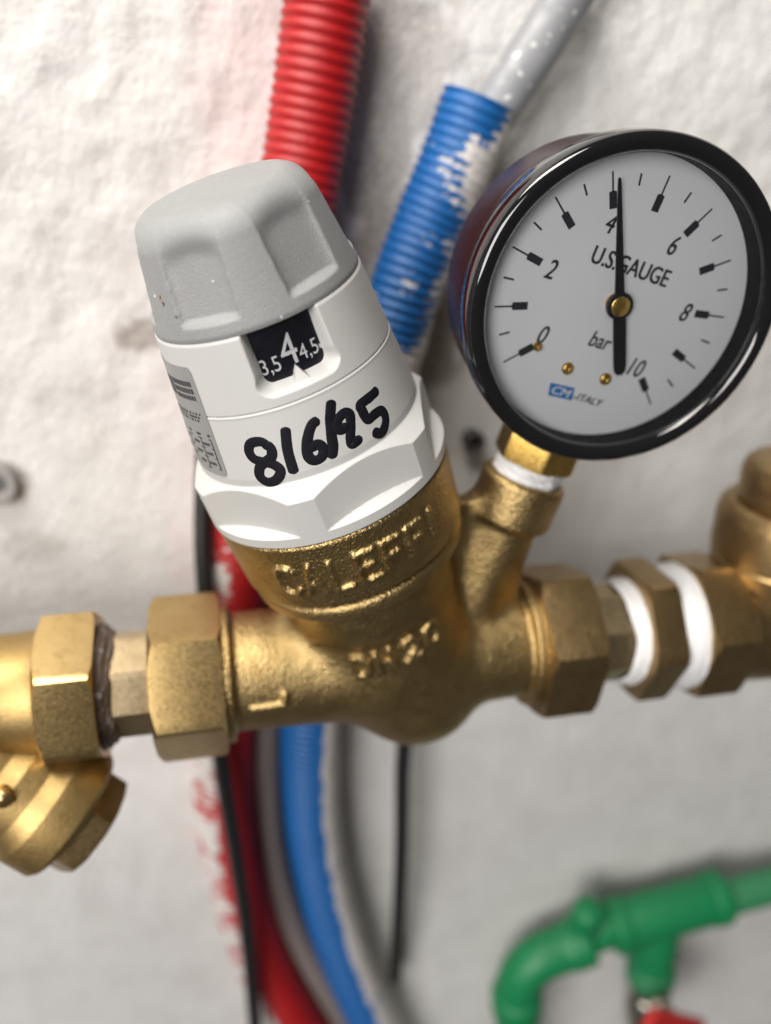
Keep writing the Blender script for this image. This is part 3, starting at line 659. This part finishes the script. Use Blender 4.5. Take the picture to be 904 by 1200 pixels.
# ---------------------------------------------------------------- right hand fittings
bush = thing('reducing_bush', (108, 172, -131), 'thin brass hex bush between two bands of white sealing tape', 'pipe fitting')
nut('hex', bush, 103.2, 111.6, 19.0, 6, 4, 'brass_dull', 1.6, 1.0, bore=12.5)
tape('sealing_tape', bush, PIPE, (1, 0, 0), 111.0, 119.2, 16.0, 17.4, 44)
chk = thing('check_valve', (140, 172, -131), 'dull brass check valve with round screwed bonnet beyond the taped joint', 'check valve')
nut('hex_end', chk, 118.2, 131.0, 19.9, 6, 14, 'brass_dull', 1.9, 1.3, bore=12.5)
turned('body', chk, [(130, 17.0), (132, 16.2), (136, 16.8), (146, 17.3), (160, 16.8), (200, 15)], 'brass_dull')
CB = np.array([147.5, 172.0, -114.3])
V, Fc = lathe(CB, (0, 0, 1), [(-4, 18.3), (12, 18.9), (15.5, 19.3), (16.2, 18.7), (17.4, 18.7), (18.0, 19.6), (26.5, 19.6), (29.0, 19.0), (30.6, 17.6), (31.2, 15.8), (31.2, 5)], 96); mk('bonnet', V, Fc, 'brass_dull', chk, sharp=32)
V, Fc = lathe(CB, (0, 0, 1), [(30, 14.6), (31.6, 14.6), (32.0, 15.2), (38.5, 15.3), (40.8, 14.7), (42.2, 13.2), (42.8, 11.0), (43.0, 0.01)], 72); mk('cap', V, Fc, 'brass_dull', chk, sharp=40)

# ---------------------------------------------------------------- pressure gauge
gauge = thing('pressure_gauge', stem(44), 'round black pressure gauge with white dial reading 4 bar', 'gauge')
def glathe(prof, n=128):
    # axis towards the viewer
    return lathe(GC, GN, prof, n, ref=tuple(G2))
V, Fc = glathe([(-23.0, 0.01), (-23.0, 24.5), (-22.2, 27.6), (-20.2, 29.6), (-17.5, 30.35), (-6.2, 30.6), (-5.9, 30.35), (-5.3, 30.35), (-5.0, 30.8), (-0.1, 31.1), (-0.1, 26)], 160); mk('case', V, Fc, 'case_reflection_tint', gauge, sharp=40)
V, Fc = glathe([(4.6, 28.6), (5.0, 28.5), (5.9, 28.7), (6.5, 29.1), (6.95, 29.8), (7.05, 30.9), (6.7, 31.7), (5.8, 32.2), (1.0, 32.3), (0.2, 31.9), (-0.2, 30.9), (-0.2, 28.7)], 192); mk('bezel', V, Fc, 'gauge_black', gauge, sharp=50)
V, Fc = glathe([(-0.15, 28.9), (0.1, 28.45), (4.9, 28.45), (4.9, 29)], 128); mk('added_liner', V, Fc, 'matt_black', gauge, sharp=40)  # added matt lining that keeps the dial from reflecting in the bezel wall
V, Fc = glathe([(0, 28.6), (0, 0.01)], 128); dial = mk('dial', V, Fc, 'dial_white', gauge)
def gp(u, v, w=0.0): u = np.asarray(u, float); v = np.asarray(v, float); return GC + np.multiply.outer(u, G1) + np.multiply.outer(v, G2) + np.multiply.outer(w * np.ones_like(u), GN)
def flat(name, P2, Fc, mat, parent, w=0.05, fat=0.0):
    P2 = np.asarray(P2, float); V = gp(P2[:, 0], P2[:, 1], w)
    if fat:                                                                   # print a second, shifted coat for heavier strokes
        V, Fc = join([(gp(P2[:, 0] + k * fat, P2[:, 1] + j * fat, w + 0.012 * i), Fc) for i, (k, j) in enumerate(((-1, -.5), (1, -.5), (-1, .5), (1, .5)))])
    return mk(name, V, Fc, mat, parent, smooth=False)
def rotp(pts, ang): c, s = math.cos(ang), math.sin(ang); return [(x * c - y * s, x * s + y * c) for x, y in pts]
for i in range(21):
    ang = rad(134.6 - 269.2 * i / 20)                                         # from straight up, anticlockwise
    if i % 2 == 0:
        pts = [(-.18, 25.1), (-.18, 21.6), (-.78, 21.4), (-.78, 18.3), (.78, 18.3), (.78, 21.4), (.18, 21.6), (.18, 25.1)]
        f = [(0, 1, 6, 7), (1, 2, 3, 4), (1, 4, 5, 6)]
    else: pts = [(-.2, 24.4), (-.2, 22.2), (.2, 22.2), (.2, 24.4)]; f = [(0, 1, 2, 3)]
    flat('tick_mark', rotp(pts, ang), f, 'dial_print', dial)
for s, (u, v) in (('0', (-11.9, -10.1)), ('2', (-15.6, 2.4)), ('4', (-7.5, 13.8)), ('6', (6.9, 13.8)), ('8', (16.0, 2.6)), ('10', (10.9, -11.0))):
    P2, Fc = text_mesh(s, 5.5, 0.22, 0.72); flat('dial_number', P2 + np.array([u, v]), Fc, 'dial_print', dial, fat=0.06)
P2, Fc = text_mesh('U.S.GAUGE', 4.8, 0.0, 0.70); P2 *= np.array([17.6 / np.ptp(P2[:, 0]), 1]); flat('dial_lettering', P2 + np.array([0.25, 7.55]), Fc, 'dial_print', dial, fat=0.09)
P2, Fc = text_mesh('bar', 4.6, 0.22, 0.78); flat('dial_lettering', P2 + np.array([0.6, -7.9]), Fc, 'dial_print', dial, fat=0.06)
P2, Fc = text_mesh('-ITALY', 2.2, 0.22, 1.05); flat('dial_lettering', P2 + np.array([3.5, -20.3]), Fc, 'dial_print', dial, fat=0.05)
badge = [(-6.3, -19.0), (-5.7, -21.7), (0.0, -21.4), (-0.6, -18.7)]; flat('maker_badge', badge, [(0, 1, 2, 3)], 'badge_blue', dial)
P2, Fc = text_mesh('CM', 2.5, 0.22, 1.2); flat('dial_lettering', P2 + np.array([-3.1, -20.2]), Fc, 'badge_white', dial, 0.09, fat=0.07)
# pointer, hub, rivets, stop pin
na = rad(26.3)
def needle_mesh():
    pts = [(0, 24.2), (.28, 23.9), (.95, 3.0), (1.0, -2.0), (1.35, -2.6), (1.35, -12.6), (1.15, -13.8), (0.55, -14.5), (-.55, -14.5), (-1.15, -13.8), (-1.35, -12.6), (-1.35, -2.6), (-1.0, -2.0), (-.95, 3.0), (-.28, 23.9)]
    P2 = np.array(rotp(pts, na)); k = len(pts); V = np.concatenate([gp(P2[:, 0], P2[:, 1], 2.3), gp(P2[:, 0], P2[:, 1], 2.65)])
    return V, [tuple(range(k - 1, -1, -1)), tuple(range(k, 2 * k))] + [(i, (i + 1) % k, k + (i + 1) % k, k + i) for i in range(k)]
V, Fc = needle_mesh(); ptr = mk('pointer', V, Fc, 'needle_black', gauge, smooth=False)
V, Fc = lathe(GC, GN, [(2.0, 2.75), (2.9, 2.75), (3.15, 2.5), (3.15, 2.0)], 40, ref=tuple(G2)); mk('hub_ring', V, Fc, 'needle_black', ptr, sharp=40)
V, Fc = lathe(GC, GN, [(0.0, 2.0), (3.2, 2.0), (3.34, 1.8), (3.34, 0.35), (3.25, 0.3), (3.25, 0.01)], 40, ref=tuple(G2)); mk('hub_cap', V, Fc, 'brass_gold', ptr, sharp=40)
for u, v in ((-3.9, -15.2), (5.2, -15.1)):
    V, Fc = lathe(gp(u, v), GN, [(0.02, 1.35), (0.3, 1.3), (0.6, 0.9), (0.62, 0.5), (0.35, 0.3), (0.3, 0.01)], 28, ref=tuple(G2)); mk('dial_rivet', V, Fc, 'brass_gold', gauge, sharp=50)
V, Fc = lathe(gp(-12.2, -12.6), GN, [(0.02, 0.95), (0.5, 0.95), (0.6, 0.5), (1.7, 0.42), (1.8, 0.3), (1.8, 0.01)], 20, ref=tuple(G2)); mk('stop_pin', V, Fc, 'brass_gold', gauge, sharp=50)
V, Fc = glathe([(5.1, 28.6), (5.2, 14), (5.25, 0.01)], 128); mk('glass', V, Fc, 'glass', gauge)
V, Fc = ngon_nut(stem(0), -G2, 30.0, 40.6, 9.6, 6, 0.15, 0.2, 0.7, ref=tuple(-GN)); mk('connection_nut', V, Fc, 'brass_gold', gauge, sharp=24)
tape('sealing_tape', gauge, stem(0), -G2, 40.3, 45.6, 7.9, 8.0, 57, ref=tuple(-GN), wob=0.9)
V, Fc = lathe(stem(0), -G2, [(40, 6.6), (50, 6.2), (50, 0.01)], 32, ref=tuple(-GN)); mk('threaded_stem', V, Fc, 'brass_gold', gauge)
